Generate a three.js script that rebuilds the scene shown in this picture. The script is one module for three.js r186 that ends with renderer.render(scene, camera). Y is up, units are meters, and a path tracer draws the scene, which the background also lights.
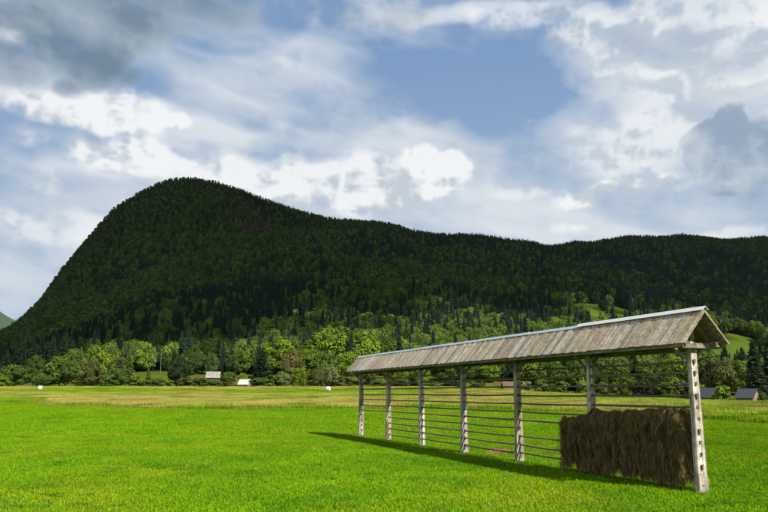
import * as THREE from 'three';
import { mergeGeometries } from 'three/addons/utils/BufferGeometryUtils.js';

// ---------------------------------------------------------------- camera
const scene = new THREE.Scene();
const camera = new THREE.PerspectiveCamera(2 * Math.atan(256 / 740) * 180 / Math.PI, 1.5, 0.1, 20000);
camera.position.set(0, 2.32, 0);
camera.rotation.x = Math.atan(137 / 740);
const renderer = new THREE.WebGLRenderer({ antialias: true });
renderer.setSize(1024, 683);
renderer.toneMapping = THREE.LinearToneMapping;
renderer.toneMappingExposure = 1.6;
renderer.shadowMap.enabled = true;

// ---------------------------------------------------------------- random numbers and noise
function rng(seed) { let s = seed >>> 0; return () => { s = (s + 0x6D2B79F5) >>> 0; let t = Math.imul(s ^ (s >>> 15), 1 | s); t = (t + Math.imul(t ^ (t >>> 7), 61 | t)) ^ t; return ((t ^ (t >>> 14)) >>> 0) / 4294967296; }; }
const TAB = new Float32Array(65536), PERM = new Uint16Array(131072);
{ const r = rng(77); for (let i = 0; i < 65536; i++) { TAB[i] = r() * 2 - 1; PERM[i] = i; } for (let i = 65535; i > 0; i--) { const j = Math.floor(r() * (i + 1)), t = PERM[i]; PERM[i] = PERM[j]; PERM[j] = t; } for (let i = 0; i < 65536; i++) PERM[i + 65536] = PERM[i]; }
const fl = Math.floor, lerp = (a, b, t) => a + (b - a) * t, clamp = (x, a, b) => x < a ? a : x > b ? b : x;
const sm = (a, b, x) => { const t = clamp((x - a) / (b - a), 0, 1); return t * t * (3 - 2 * t); };
function n2(x, y) {
  const X = fl(x), Y = fl(y); let u = x - X, v = y - Y; u = u * u * (3 - 2 * u); v = v * v * (3 - 2 * v);
  const a = PERM[X & 65535], b = PERM[(X + 1) & 65535], y0 = Y & 65535, y1 = (Y + 1) & 65535;
  const p = TAB[PERM[a + y0]], q = TAB[PERM[b + y0]], r = TAB[PERM[a + y1]], s = TAB[PERM[b + y1]];
  return p + (q - p) * u + (r - p + (s - r - q + p) * u) * v;
}
function n3(x, y, z) {
  const Z = fl(z); let w = z - Z; w = w * w * (3 - 2 * w);
  return lerp(n2(x + Z * 37.17, y + Z * 91.31), n2(x + (Z + 1) * 37.17, y + (Z + 1) * 91.31), w);
}
function fbm(x, y, o) { let s = 0, a = 0.5; for (let i = 0; i < o; i++) { s += a * n2(x, y); x = x * 2.03 + 17.3; y = y * 2.03 - 9.1; a *= 0.5; } return s; }
function fbm3(x, y, z, o) { let s = 0, a = 0.5; for (let i = 0; i < o; i++) { s += a * n3(x, y, z); x = x * 2.03 + 17.3; y = y * 2.03 - 9.1; z = z * 2.03 + 4.7; a *= 0.5; } return s; }
function table(t, x, k) { if (x <= t[0][0]) return t[0][k]; for (let i = 1; i < t.length; i++) if (x <= t[i][0]) { const a = t[i - 1], b = t[i]; return lerp(a[k], b[k], (x - a[0]) / (b[0] - a[0])); } return t[t.length - 1][k]; }

// ---------------------------------------------------------------- sky: air and clouds, by direction (azimuth from straight ahead, elevation, in degrees)
function makeSky() {
  const W = 4096, HH = 2048, rows = HH / 2, RAD = Math.PI / 180, LEVEL = 1 / 1.6;
  // [azimuth, elevation, half width, half height, strength, softness of the edge]
  const white = [[-27.5, 20.2, 3.8, 1.3, 0.7, 0.6], [-24.8, 19.7, 3.9, 1.8, 0.9, 0.4], [-21.3, 19.7, 3.1, 2.0, 1.0, 0.3], [-18.4, 19.9, 2.1, 1.1, 0.7, 0.4], [-16.0, 20.0, 0.9, 0.6, 0.7, 0.4], [-27.3, 17.7, 2.5, 0.8, 0.5, 0.7], [-21.1, 16.9, 2.5, 1.0, 0.7, 0.4], [-16.8, 17.0, 4.3, 1.3, 0.8, 0.4], [-12.2, 16.5, 5.2, 1.9, 1.0, 0.5], [-6.7, 16.1, 5.4, 2.4, 1.15, 0.5], [-1.9, 16.0, 5.1, 2.4, 1.2, 0.4], [-0.3, 16.2, 3.4, 2.1, 1.45, 0.3], [-4.3, 16.0, 3.8, 2.0, 1.35, 0.4], [2.1, 16.6, 4.0, 2.1, 1.3, 0.3], [4.9, 17.2, 1.7, 1.4, 1.1, 0.3], [3.3, 16.5, 3.1, 1.7, 1.3, 0.35], [-26.1, 11.8, 6.6, 1.1, 0.45, 0.9], [-21.5, 12.2, 4.1, 1.0, 0.4, 0.9], [-28.8, 24.2, 1.1, 0.8, 0.6, 0.4], [-27.3, 25.1, 1.0, 0.4, 0.4, 0.5], [-25.4, 14.7, 1.3, 0.6, 0.3, 0.6], [8.0, 28.5, 3.6, 0.7, 0.6, 0.7], [12.9, 28.0, 4.1, 1.1, 0.8, 0.7], [17.5, 26.7, 4.6, 1.8, 0.9, 0.7], [21.9, 26.2, 4.9, 2.4, 0.9, 0.9], [27.5, 25.4, 3.4, 2.5, 0.8, 0.9], [17.3, 23.5, 1.5, 0.3, 0.4, 0.6], [23.7, 22.0, 3.7, 3.8, 0.9, 1.1], [21.0, 18.2, 4.9, 2.4, 0.8, 1.1], [26.6, 22.9, 3.0, 3.3, 0.7, 1.2], [15.7, 14.6, 2.4, 0.9, 0.8, 0.25], [17.4, 15.2, 1.1, 0.7, 0.7, 0.25], [19.7, 15.0, 2.0, 0.7, 0.6, 0.35], [21.5, 15.1, 1.5, 0.6, 0.5, 0.4], [10.8, 15.1, 1.8, 0.4, 0.4, 0.5], [14.6, 12.3, 1.3, 0.3, 0.35, 0.5], [26.0, 14.3, 0.6, 0.5, 0.8, 0.3], [26.5, 11.2, 3.0, 0.4, 0.35, 0.7]];
  const grey = [[-28.6, 25.2, 4.3, 1.6, 0.9], [-30.3, 22.2, 4.2, 1.7, 0.8], [-25.9, 24.1, 3.8, 2.0, 0.9], [-22.7, 23.9, 2.9, 2.4, 1.2], [-21.8, 26.4, 6.1, 2.0, 1.0], [-24.3, 21.6, 1.4, 0.8, 0.8], [-20.1, 22.9, 1.2, 1.0, 0.6], [-16.6, 28.0, 5.6, 1.3, 0.8], [-12.7, 28.7, 2.1, 0.8, 0.5]];
  const pale = [[-3.7, 29.1, 4.4, 1.1, 0.4, 0.8], [1.3, 28.7, 2.6, 1.2, 0.5, 0.6], [26.4, 17.8, 2.3, 1.8, 1.0, 0.2], [28.7, 16.5, 3.2, 3.1, 1.0, 0.4], [24.8, 16.2, 1.3, 1.7, 0.9, 0.15], [26.8, 14.8, 2.7, 1.1, 0.7, 0.4], [28.2, 13.5, 2.4, 1.4, 0.4, 0.8], [24.0, 24.6, 1.6, 1.3, 0.3, 0.9], [26.8, 22.2, 2.1, 1.3, 0.3, 0.9]];
  const veil = [[-12.4, 21.9, 8.2, 3.3, 0.1], [-4.4, 22.7, 6.0, 2.9, 0.15], [-16.4, 24.4, 4.3, 1.7, 0.05], [3.7, 19.4, 9.0, 1.9, 0.8], [0.0, 14.0, 32.7, 3.4, 1.3], [13.9, 17.0, 9.6, 2.7, 1.2], [20.3, 12.8, 12.3, 2.2, 0.7], [-24.0, 9.3, 11.1, 3.5, 0.6], [24.4, 21.3, 7.1, 7.3, 1.4], [20.0, 19.0, 5.8, 4.2, 1.2], [19.0, 26.2, 7.6, 2.7, 1.0], [-24.2, 12.5, 8.2, 1.7, 0.9], [-14.6, 19.5, 6.6, 1.7, 0.8]];
  const clear = [[2.2, 25.2, 5.9, 1.9, 0.8], [9.9, 23.2, 7.8, 3.3, 0.9], [14.1, 22.1, 3.9, 2.4, 1], [5.4, 24.1, 4.4, 3.2, 1], [9.4, 21.0, 5.1, 1.8, 0.8], [-13.4, 26.0, 3.6, 1.1, 0.9], [-9.5, 27.9, 1.9, 1.5, 0.8], [-25.2, 16.6, 3.7, 0.9, 1], [-18.6, 22.2, 2.4, 1.7, 0.5], [-22.4, 14.9, 3.4, 0.6, 0.7], [-21.6, 14.2, 2.0, 0.6, 0.4]];
  const r = rng(5);                                                        // the same kinds of cloud go on all round and overhead
  for (let i = 0; i < 360; i++) {
    const az = r() * 360 - 180, el = Math.asin(r() * 0.985) / RAD, k = r(), R = 3 + r() * 7, s = 0.6 + r() * 0.6, e = 0.25 + r() * 0.6;
    if (Math.abs(az) < 32 + R && el < 31 + R * 0.6) continue;
    const list = k < 0.4 ? white : k < 0.5 ? grey : k < 0.6 ? pale : k < 0.82 ? veil : clear, wide = list === veil ? 2.2 : 1;
    list.push([az, el, R * wide * 1.3, R * wide * (0.35 + el / 140), s, e]);
  }
  const N = W * rows, wx = new Float32Array(N), wy = new Float32Array(N), D = new Float32Array(N), S = new Float32Array(N);
  for (let y = 0; y < rows; y++) {
    const el = (y + 0.5) / rows * 90, ce = Math.cos(el * RAD), Y = Math.sin(el * RAD);
    for (let x = 0; x < W; x++) {
      const az = ((x + 0.5) / W * 360 - 90) * RAD, X = Math.sin(az) * ce, Z = Math.cos(az) * ce, i = y * W + x;
      wx[i] = 3.2 * fbm3(X * 9, Y * 11, Z * 9, 5); wy[i] = 2.6 * fbm3(X * 9 + 40, Y * 11, Z * 9 + 7, 5);
      let b = 0, a = 0.55, F = 12; for (let o = 0; o < 7; o++) { b += a * (0.5 - Math.abs(n3(X * F + o * 9, Y * F * 1.25, Z * F)) * 1.35); F *= 2.07; a *= 0.56; }
      D[i] = b; S[i] = fbm3(X * 5 + 3, Y * 19 + X * 5, Z * 5, 6);
    }
  }
  const splat = (list, warp) => {
    const f = new Float32Array(N).fill(-1), e = new Float32Array(N).fill(0.4);
    for (const [az0, el0, ra, re, s, soft = 0.4] of list) {
      const wp = warp * Math.min(1, re / 2.2);
      const y0 = Math.max(0, fl((el0 - re * 1.6 - 5) / 90 * rows)), y1 = Math.min(rows - 1, fl((el0 + re * 1.6 + 5) / 90 * rows));
      for (let y = y0; y <= y1; y++) {
        const el = (y + 0.5) / rows * 90, ce = Math.max(0.06, Math.cos(el * RAD)), n = fl(Math.min(179, (ra * 1.6 + 5) / ce) / 360 * W), c = fl((az0 + 90) / 360 * W);
        for (let k = -n; k <= n; k++) {
          const i = y * W + ((c + k) % W + W) % W, dx = (k / W * 360 * ce + wx[i] * wp) / ra, dy = (el - el0 + wy[i] * wp) / re, q = s * (1 - dx * dx - dy * dy);
          if (q > f[i]) { f[i] = q; e[i] = soft; }
        }
      }
    }
    return [f, e];
  };
  const [fw, ew] = splat(white, 0.9), [fg] = splat(grey, 1.2), [fp, ep] = splat(pale, 0.9), [fv] = splat(veil, 1.6), [fc] = splat(clear, 1.3);
  const px = new Float32Array(W * HH * 4);
  for (let y = 0; y < rows; y++) for (let x = 0; x < W; x++) {
    const i = y * W + x, el = (y + 0.5) / rows * 90, h = sm(0, 30, el), st = S[i];
    const Dn = D[i] - 0.1, y2 = Math.min(rows - 1, y + 8), i2 = y2 * W + ((x + 6) & 4095), y3 = Math.min(rows - 1, y + 30), i3 = y3 * W + ((x + 20) & 4095), l2 = D[i] - D[i2], l3 = D[i] - D[i3];
    let R = lerp(0.43, 0.19, h), G = lerp(0.55, 0.32, h), B = lerp(0.70, 0.55, h);
    // thin high veil with drawn out wisps
    const wisp = clamp(st * 0.6 + wy[i] * 0.09, -0.1, 0.3);
    const va = clamp(0.11 + 0.62 * sm(-0.7, 0.85, fv[i]) + st * 0.7 + Math.min(Dn, 0.06) * 0.5 - 0.44 * sm(-0.5, 1.1, fc[i] + Math.min(Dn, 0.06) * 1.4 + st) + 0.5 * wisp, 0.02, 0.93), vw = clamp(0.55 + st * 0.9 + Math.min(Dn, 0.1) * 0.8, 0, 1);
    R = lerp(R, lerp(0.58, 0.76, vw), va); G = lerp(G, lerp(0.645, 0.80, vw), va); B = lerp(B, lerp(0.72, 0.845, vw), va);
    // white heaps, lit from the upper right: a loose skirt and a firm body
    const d = fw[i] + Dn * 1.75 * lerp(1, 0.4, Math.min(1, ew[i])) + st * 0.45 + 0.02, skirt = sm(-0.5, 0.6, d) * 0.62, wa = Math.max(skirt, sm(-0.08, ew[i] * 1.35 + 0.05, d) * lerp(0.96, 0.86, ew[i])) * sm(-0.85, -0.35, fw[i]);
    const shade = clamp(0.6 + Dn * 0.8 + l2 * 2.8 + l3 * 1.0 + (fw[i] - fw[i3]) * 0.42 + st * 1.0 - 0.2 * sm(0.3, 1.2, fw[i]), 0, 1);
    R = lerp(R, lerp(0.56, 0.92, shade), wa); G = lerp(G, lerp(0.62, 0.935, shade), wa); B = lerp(B, lerp(0.68, 0.945, shade), wa);
    // pale grey blue masses
    const dp = fp[i] + Dn * 1.1 + 0.08, pa = sm(0, ep[i], dp) * 0.9 * sm(-0.6, 0.1, fp[i]), ps = clamp(0.42 + Dn * 0.9 + l3 * 0.5 + st * 1.1 - 0.25 * fp[i], 0, 1);
    R = lerp(R, lerp(0.29, 0.6, ps), pa); G = lerp(G, lerp(0.385, 0.66, ps), pa); B = lerp(B, lerp(0.51, 0.73, ps), pa);
    // darker grey bases
    const dg = fg[i] + Dn * 1.0 + st * 0.6, ga = sm(-0.4, 0.9, dg) * 0.9, gs = clamp(0.62 - fg[i] * 0.5 + Dn * 0.5 + l3 * 0.25 + st * 0.7, 0, 1);
    R = lerp(R, lerp(0.165, 0.42, gs), ga); G = lerp(G, lerp(0.24, 0.51, gs), ga); B = lerp(B, lerp(0.315, 0.61, gs), ga);
    const o = ((y + rows) * W + x) * 4; px[o] = R * LEVEL; px[o + 1] = G * LEVEL; px[o + 2] = B * LEVEL; px[o + 3] = 1;
  }
  for (let i = 0; i < N; i++) { px[i * 4] = 0.1; px[i * 4 + 1] = 0.13; px[i * 4 + 2] = 0.09; px[i * 4 + 3] = 1; }
  const t = new THREE.DataTexture(px, W, HH, THREE.RGBAFormat, THREE.FloatType);
  t.mapping = THREE.EquirectangularReflectionMapping; t.magFilter = THREE.LinearFilter; t.needsUpdate = true;
  return t;
}
const skyTexture = makeSky();
scene.background = skyTexture; scene.environment = skyTexture;

// ---------------------------------------------------------------- sun: behind the camera to the right, 44 degrees up
const SUN = new THREE.Vector3(0.693, 1, 0.753).normalize();
const sun = new THREE.DirectionalLight(new THREE.Color(1, 0.95, 0.86), 5);
sun.position.copy(SUN).multiplyScalar(300); sun.target.position.set(0, 0, -30); sun.position.z -= 30;
sun.castShadow = true; sun.shadow.mapSize.set(4096, 4096);
Object.assign(sun.shadow.camera, { left: -70, right: 70, top: 70, bottom: -70, near: 1, far: 700 });
scene.add(sun, sun.target);

// ---------------------------------------------------------------- helpers
const used = new Map();
function numbered(n) { const k = used.get(n) ?? 0; used.set(n, k + 1); return k ? `${n}_${String(k).padStart(3, '0')}` : n; }
function part(name, geo, mat, parent) { const m = new THREE.Mesh(geo, mat); m.name = name; parent.add(m); return m; }
function thing(name, label, category, group) { const o = new THREE.Group(); o.name = numbered(name); o.userData = { label, category }; if (group) o.userData.group = group; scene.add(o); return o; }
function single(name, geo, mat, label, category, group) { const m = new THREE.Mesh(geo, mat); m.name = numbered(name); m.userData = { label, category }; if (group) m.userData.group = group; scene.add(m); return m; }
function struct(name, geo, mat, label, category, kind = 'structure') { const m = new THREE.Mesh(geo, mat); m.name = name; m.userData = { kind, label, category }; scene.add(m); return m; }
class Tris {                                                                  // a plain triangle collector with colours
  constructor() { this.p = []; this.c = []; this.n = []; }
  tri(a, b, c, col, nrm) { this.p.push(...a, ...b, ...c); for (let k = 0; k < 3; k++) { this.c.push(col[0], col[1], col[2]); if (nrm) this.n.push(nrm[0], nrm[1], nrm[2]); } }
  quad(a, b, c, d, col, nrm) { this.tri(a, b, c, col, nrm); this.tri(a, c, d, col, nrm); }
  geo() { const g = new THREE.BufferGeometry(); g.setAttribute('position', new THREE.Float32BufferAttribute(this.p, 3)); g.setAttribute('color', new THREE.Float32BufferAttribute(this.c, 3)); if (this.n.length === this.p.length) g.setAttribute('normal', new THREE.Float32BufferAttribute(this.n, 3)); else g.computeVertexNormals(); return g; }
}
function grainUV(g, scale = 1, ou = 0, ov = 0) {                               // uv in metres, grain along the longest side
  g.computeBoundingBox(); const s = g.boundingBox.getSize(new THREE.Vector3()), L = s.x >= s.y && s.x >= s.z ? 0 : s.y >= s.z ? 1 : 2;
  const p = g.attributes.position, n = g.attributes.normal, uv = new Float32Array(p.count * 2), P = [0, 0, 0], N = [0, 0, 0];
  for (let i = 0; i < p.count; i++) {
    P[0] = p.getX(i); P[1] = p.getY(i); P[2] = p.getZ(i); N[0] = Math.abs(n.getX(i)); N[1] = Math.abs(n.getY(i)); N[2] = Math.abs(n.getZ(i));
    const others = [0, 1, 2].filter((k) => k !== L), across = N[others[0]] > N[others[1]] ? others[1] : others[0];
    uv[2 * i] = P[across] * scale + ou; uv[2 * i + 1] = P[L] * scale + ov;
  }
  g.setAttribute('uv', new THREE.BufferAttribute(uv, 2)); return g;
}
function dataTex(w, h, fn, srgb, wrap = true) {
  const d = new Uint8Array(w * h * 4);
  for (let y = 0; y < h; y++) for (let x = 0; x < w; x++) { const c = fn(x, y), o = (y * w + x) * 4; d[o] = clamp(c[0], 0, 255); d[o + 1] = clamp(c[1], 0, 255); d[o + 2] = clamp(c[2], 0, 255); d[o + 3] = 255; }
  const t = new THREE.DataTexture(d, w, h); if (wrap) t.wrapS = t.wrapT = THREE.RepeatWrapping; t.magFilter = THREE.LinearFilter; t.minFilter = THREE.LinearFilter; if (srgb) t.colorSpace = THREE.SRGBColorSpace; t.needsUpdate = true; return t;
}

// ---------------------------------------------------------------- terrain (d = distance ahead of the camera, so z = -d)
const RIDGE = [[-859, 1450, 27], [-805, 1450, 61], [-751, 1450, 108], [-715, 1450, 141], [-670, 1450, 192], [-644, 1450, 237], [-607, 1450, 283], [-571, 1450, 330], [-543, 1450, 359], [-514, 1450, 380], [-485, 1450, 401], [-445, 1450, 416], [-394, 1450, 422], [-345, 1457, 418], [-294, 1463, 403], [-234, 1471, 379], [-173, 1479, 362], [-122, 1486, 351], [-91, 1489, 350], [-50, 1495, 350], [13, 1507, 347], [55, 1520, 339], [111, 1538, 333], [208, 1568, 334], [276, 1589, 327], [358, 1612, 323], [443, 1636, 335], [539, 1653, 348], [681, 1663, 357], [799, 1672, 352], [890, 1678, 351], [1040, 1688, 351], [1209, 1700, 336]];  // x, distance, height of the crest
function field(x, d) { return Math.max(0, Math.min(d, 260) - 45) * 0.022 * (1 - 1.12 * sm(15, 70, x)); }
function height(x, d) {
  const zr = table(RIDGE, x, 1), hr = table(RIDGE, x, 2), zf = 235 + 1.55 * Math.max(0, -110 - x), t = clamp((d - zf) / (zr - zf), 0, 1.8);
  const pr = t < 1 ? 0.5 * t + 0.5 * t * t : 1 - (t - 1) * (t - 1) * 1.2;
  const edge = (1 - sm(1500, 2400, Math.abs(x))) * (1 - sm(860, 1000, -x));
  const rough = t > 0 ? (fbm(x / 130, d / 170, 4) * 22 + (0.5 - Math.abs(n2(x / 95, d / 400))) * 10) * sm(0, 0.25, t) * (1 - 0.55 * sm(0.8, 1, t)) : 0;
  const knoll = 12 * Math.exp(-(((x - 212) / 62) ** 2) - ((d - 725) / 58) ** 2) + 4 * Math.exp(-(((x - 236) / 50) ** 2) - ((d - 490) / 45) ** 2);
  return field(x, d) + knoll + (hr * pr + rough) * edge + (d < 240 ? fbm(x / 9, d / 9, 2) * 0.06 : 0);
}
const MEADOW_EDGE = [[-90, 118], [-53, 103], [-33, 86], [-19, 78], [-4, 78], [7, 80], [21, 70], [25, 59], [30, 52], [60, 44], [120, 40]];
const meadowEdge = (x) => table(MEADOW_EDGE, x, 1) + fbm(x / 6, 3.3, 3) * 5;
// clearings on the slopes: x, distance, half width, half depth, how far they slant
const CLEARINGS = [[172, 572, 30, 138, 0.29], [240, 800, 16, 44, 0.31], [192, 402, 19, 84, 0.48], [-67, 286, 9, 22, -0.2], [-84, 266, 12, 7], [118, 348, 12, 14]];
function clearing(x, d) { let m = -1; for (const [cx, cd, rx, rd, sl = 0] of CLEARINGS) { const q = 1 - ((x - cx - sl * (d - cd)) / rx) ** 2 - ((d - cd) / rd) ** 2 + fbm(x / 14, d / 14, 2) * 0.5; if (q > m) m = q; } return m; }

function sheet(xs, ds, colour) {
  const nx = xs.length, nd = ds.length, p = new Float32Array(nx * nd * 3), c = new Float32Array(nx * nd * 3), uv = new Float32Array(nx * nd * 2), idx = [];
  for (let j = 0; j < nd; j++) for (let i = 0; i < nx; i++) {
    const o = j * nx + i, x = xs[i], d = ds[j]; p[3 * o] = x; p[3 * o + 1] = height(x, d); p[3 * o + 2] = -d; uv[2 * o] = x / 6; uv[2 * o + 1] = d / 6;
    const q = colour(x, d); c[3 * o] = q[0]; c[3 * o + 1] = q[1]; c[3 * o + 2] = q[2];
    if (i < nx - 1 && j < nd - 1) idx.push(o, o + 1, o + nx, o + 1, o + nx + 1, o + nx);
  }
  const g = new THREE.BufferGeometry(); g.setAttribute('position', new THREE.BufferAttribute(p, 3)); g.setAttribute('color', new THREE.BufferAttribute(c, 3)); g.setAttribute('uv', new THREE.BufferAttribute(uv, 2)); g.setIndex(idx); g.computeVertexNormals(); return g;
}
const steps = (...seg) => { const out = [seg[0]]; for (let i = 1; i < seg.length; i += 2) { const [to, st] = [seg[i], seg[i + 1]], from = out[out.length - 1], n = Math.max(1, Math.round((to - from) / st)); for (let k = 1; k <= n; k++) out.push(from + (to - from) * k / n); } return out; };
const soilTex = dataTex(512, 512, (x, y) => { const w = (s, o) => fbm(x * s, y * s, o), v = 200 + 55 * w(0.09, 4) + 60 * (n2(x * 0.6, y * 0.6) * 0.5); return [v, v, v * 0.96]; }, true);
const groundMat = new THREE.MeshPhysicalMaterial({ specularIntensity: 0.1, vertexColors: true, map: soilTex, roughness: 1 });
function fieldColour(x, d) {
  const far = sm(meadowEdge(x) - 2, meadowEdge(x) + 2, d), n = fbm(x / 7, d / 7, 3), lawn = [0.075 + n * 0.02, 0.15 + n * 0.02, 0.003];
  const gold = [0.13 + n * 0.03, 0.14 + n * 0.02, 0.02];
  return [0, 1, 2].map((k) => lerp(lawn[k], gold[k], far));
}
const groundGeo = sheet(steps(-3000, -700, 200, -120, 20, 120, 2, 700, 20, 3000, 200), steps(-400, 0, 20, 130, 1.5, 262, 4), fieldColour);
struct('meadow_ground', groundGeo, groundMat, 'flat grassy valley floor under the hay rack', 'ground');
const mountainGeo = sheet(steps(-3000, -1000, 200, 1100, 12, 3000, 200), steps(258, 420, 6, 1800, 12, 3200, 100), (x, d) => {
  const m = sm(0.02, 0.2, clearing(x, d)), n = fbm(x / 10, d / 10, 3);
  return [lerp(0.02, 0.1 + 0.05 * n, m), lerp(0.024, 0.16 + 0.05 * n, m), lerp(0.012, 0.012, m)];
});
struct('mountain', mountainGeo, groundMat, 'domed wooded mountain with a long ridge running right', 'mountain');
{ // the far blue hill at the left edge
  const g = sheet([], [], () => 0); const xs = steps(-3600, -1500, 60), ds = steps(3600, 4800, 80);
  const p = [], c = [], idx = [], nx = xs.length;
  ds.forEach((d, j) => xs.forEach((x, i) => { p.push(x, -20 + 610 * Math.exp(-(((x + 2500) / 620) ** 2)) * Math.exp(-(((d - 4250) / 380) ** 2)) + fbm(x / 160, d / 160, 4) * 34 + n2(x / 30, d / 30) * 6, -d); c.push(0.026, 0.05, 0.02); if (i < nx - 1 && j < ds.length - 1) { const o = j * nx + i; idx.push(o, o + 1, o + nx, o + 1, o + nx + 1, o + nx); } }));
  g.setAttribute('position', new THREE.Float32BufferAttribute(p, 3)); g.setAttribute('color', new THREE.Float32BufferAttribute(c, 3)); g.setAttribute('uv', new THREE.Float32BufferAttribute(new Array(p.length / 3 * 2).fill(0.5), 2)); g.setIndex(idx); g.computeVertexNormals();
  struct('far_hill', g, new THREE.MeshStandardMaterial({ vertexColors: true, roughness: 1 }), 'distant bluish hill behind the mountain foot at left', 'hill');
}

scene.fog = new THREE.FogExp2(new THREE.Color(0.78, 0.87, 1.0), 0.00001);                // clear air, faintly blue over the kilometres

// ---------------------------------------------------------------- the cloud overhead whose shadow lies on the mountain
{
  // mask in ground coordinates: x, distance -> near edge of the shadow, and how wide it frays there
  const ALT = 2600, EDGE = [[-1600, -60, 120], [-400, -20, 120], [-150, 150, 110], [-90, 245, 110], [-50, 310, 120], [30, 350, 200], [155, 380, 460], [300, 430, 600], [520, 420, 600], [900, 340, 560], [1700, 340, 560]];
  const kx = SUN.x / SUN.y, kz = SUN.z / SUN.y, st = 14, xs = steps(-1400, 1400, st), ds = steps(-60, 2200, st), nx = xs.length;
  const mask = (x, d) => {
    const n = fbm(x / 150 + 7, d / 150, 4), f = sm(0, 1, (d + n * 130 - table(EDGE, x, 1)) / table(EDGE, x, 2));
    const out = Math.max(sm(1850, 2150, d + n * 300), sm(1100, 1380, Math.abs(x) + n * 300)), thin = 0.5 * sm(0.1, 0.3, fbm(x / 170 + 31, d / 210 + 4, 3)) * (1 - sm(1000, 1400, d));
    const open = clamp(clearing(x, d) * 1.5 + 0.7, 0, 1) * (d < 900 ? 1 : 0), pale = clamp(1 - Math.hypot(x + 55, (d - 1090) * 0.7) / 90, 0, 1) * 0.6;
    return Math.max(-0.3, 1.25 * f - 0.5 - Math.max(thin * 0.7, open * 1.2, pale, out * 1.4) + 1.3 * fbm(x / 26 + 3, d / 26, 2));
  };
  const Mk = new Float32Array(nx * ds.length); ds.forEach((d, b) => xs.forEach((x, a) => { Mk[b * nx + a] = mask(x, d); }));
  const T = new Tris(), col = [1, 1, 1], pt = (a, b, side) => {
    const x = xs[a], d = ds[b], m = Math.max(0, Mk[b * nx + a]), h = Math.min(400, height(x, d) + 8), puff = 0.7 + 0.6 * Math.abs(n2(x / 60, d / 60 + side * 9));
    const y = ALT + (side > 0 ? 150 : -25) * Math.sqrt(m) * puff; return [x + (ALT - h) * kx, y, -d + (ALT - h) * kz];
  };
  for (let b = 0; b < ds.length - 1; b++) for (let a = 0; a < nx - 1; a++) {
    const q = [[a, b], [a + 1, b], [a + 1, b + 1], [a, b + 1]]; if (q.every(([i, k]) => Mk[k * nx + i] <= 0)) continue;
    for (const sd of [1, -1]) { const v = q.map(([i, k]) => pt(i, k, sd)); sd > 0 ? T.quad(v[0], v[1], v[2], v[3], col) : T.quad(v[3], v[2], v[1], v[0], col); }
  }
  struct('cloud', T.geo(), new THREE.MeshStandardMaterial({ color: 0xffffff, roughness: 1 }), 'broad grey cloud drifting overhead that shades the mountain', 'cloud');
}

// ---------------------------------------------------------------- materials of wood
const grain = (seed, base, spread, tint) => dataTex(256, 1024, (x, y) => {
  const X = x / 256 * 24, Y = y / 1024 * 6, wob = 0.16 * n2(Y * 1.1 + seed, x * 0.012);
  const streak = fbm((X + wob) * 2.2 + seed, Y * 0.35, 4) * spread + n2((X + wob) * 9 + seed, Y * 1.1) * spread * 0.35;
  const crack = Math.pow(Math.max(0, n2((X + wob) * 3.1 + seed * 3, Y * 0.5)), 5) * -120;
  const spot = fbm(x * 0.05 + seed, y * 0.02, 4), fleck = Math.pow(Math.max(0, n2(x * 0.35 + seed, y * 0.16)), 4) * -70, v = base + streak + crack + fleck + spot * 40;
  return [v + tint[0] + spot * 8, v + tint[1], v + tint[2] - spot * 8];
}, true);
const gA = grain(3, 150, 62, [9, 1, -15]), gB = grain(11, 150, 66, [6, 1, -9]);
const woodMat = (r, g, b, map = gA, bump = 0.004) => new THREE.MeshStandardMaterial({ color: new THREE.Color(r, g, b), map, bumpMap: map, bumpScale: bump, roughness: 0.9 });
const M = {
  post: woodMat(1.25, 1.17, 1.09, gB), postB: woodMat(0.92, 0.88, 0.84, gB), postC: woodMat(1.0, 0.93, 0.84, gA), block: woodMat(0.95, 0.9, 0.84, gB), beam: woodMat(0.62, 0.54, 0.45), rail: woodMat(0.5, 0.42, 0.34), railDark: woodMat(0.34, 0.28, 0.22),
  boards: [woodMat(0.98, 0.92, 0.87, gA, 0.007), woodMat(0.85, 0.79, 0.73, gA, 0.007), woodMat(1.12, 1.06, 1.0, gB, 0.007), woodMat(0.86, 0.77, 0.66, gA, 0.007), woodMat(0.66, 0.6, 0.53, gB, 0.007)],
  tie: woodMat(0.5, 0.46, 0.42, gB), under: woodMat(0.86, 0.77, 0.66),  // tie: timber darkened, the shade under the roof put into its colour
  zinc: new THREE.MeshStandardMaterial({ color: new THREE.Color(0.55, 0.59, 0.63), metalness: 0.55, roughness: 0.48, bumpMap: gB, bumpScale: 0.002 }),
  cap: new THREE.MeshStandardMaterial({ color: new THREE.Color(0.66, 0.65, 0.63), metalness: 0.15, roughness: 0.6, bumpMap: gB, bumpScale: 0.002 }),
  iron: new THREE.MeshStandardMaterial({ color: new THREE.Color(0.05, 0.04, 0.035), metalness: 0.6, roughness: 0.7 }),
};

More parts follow.
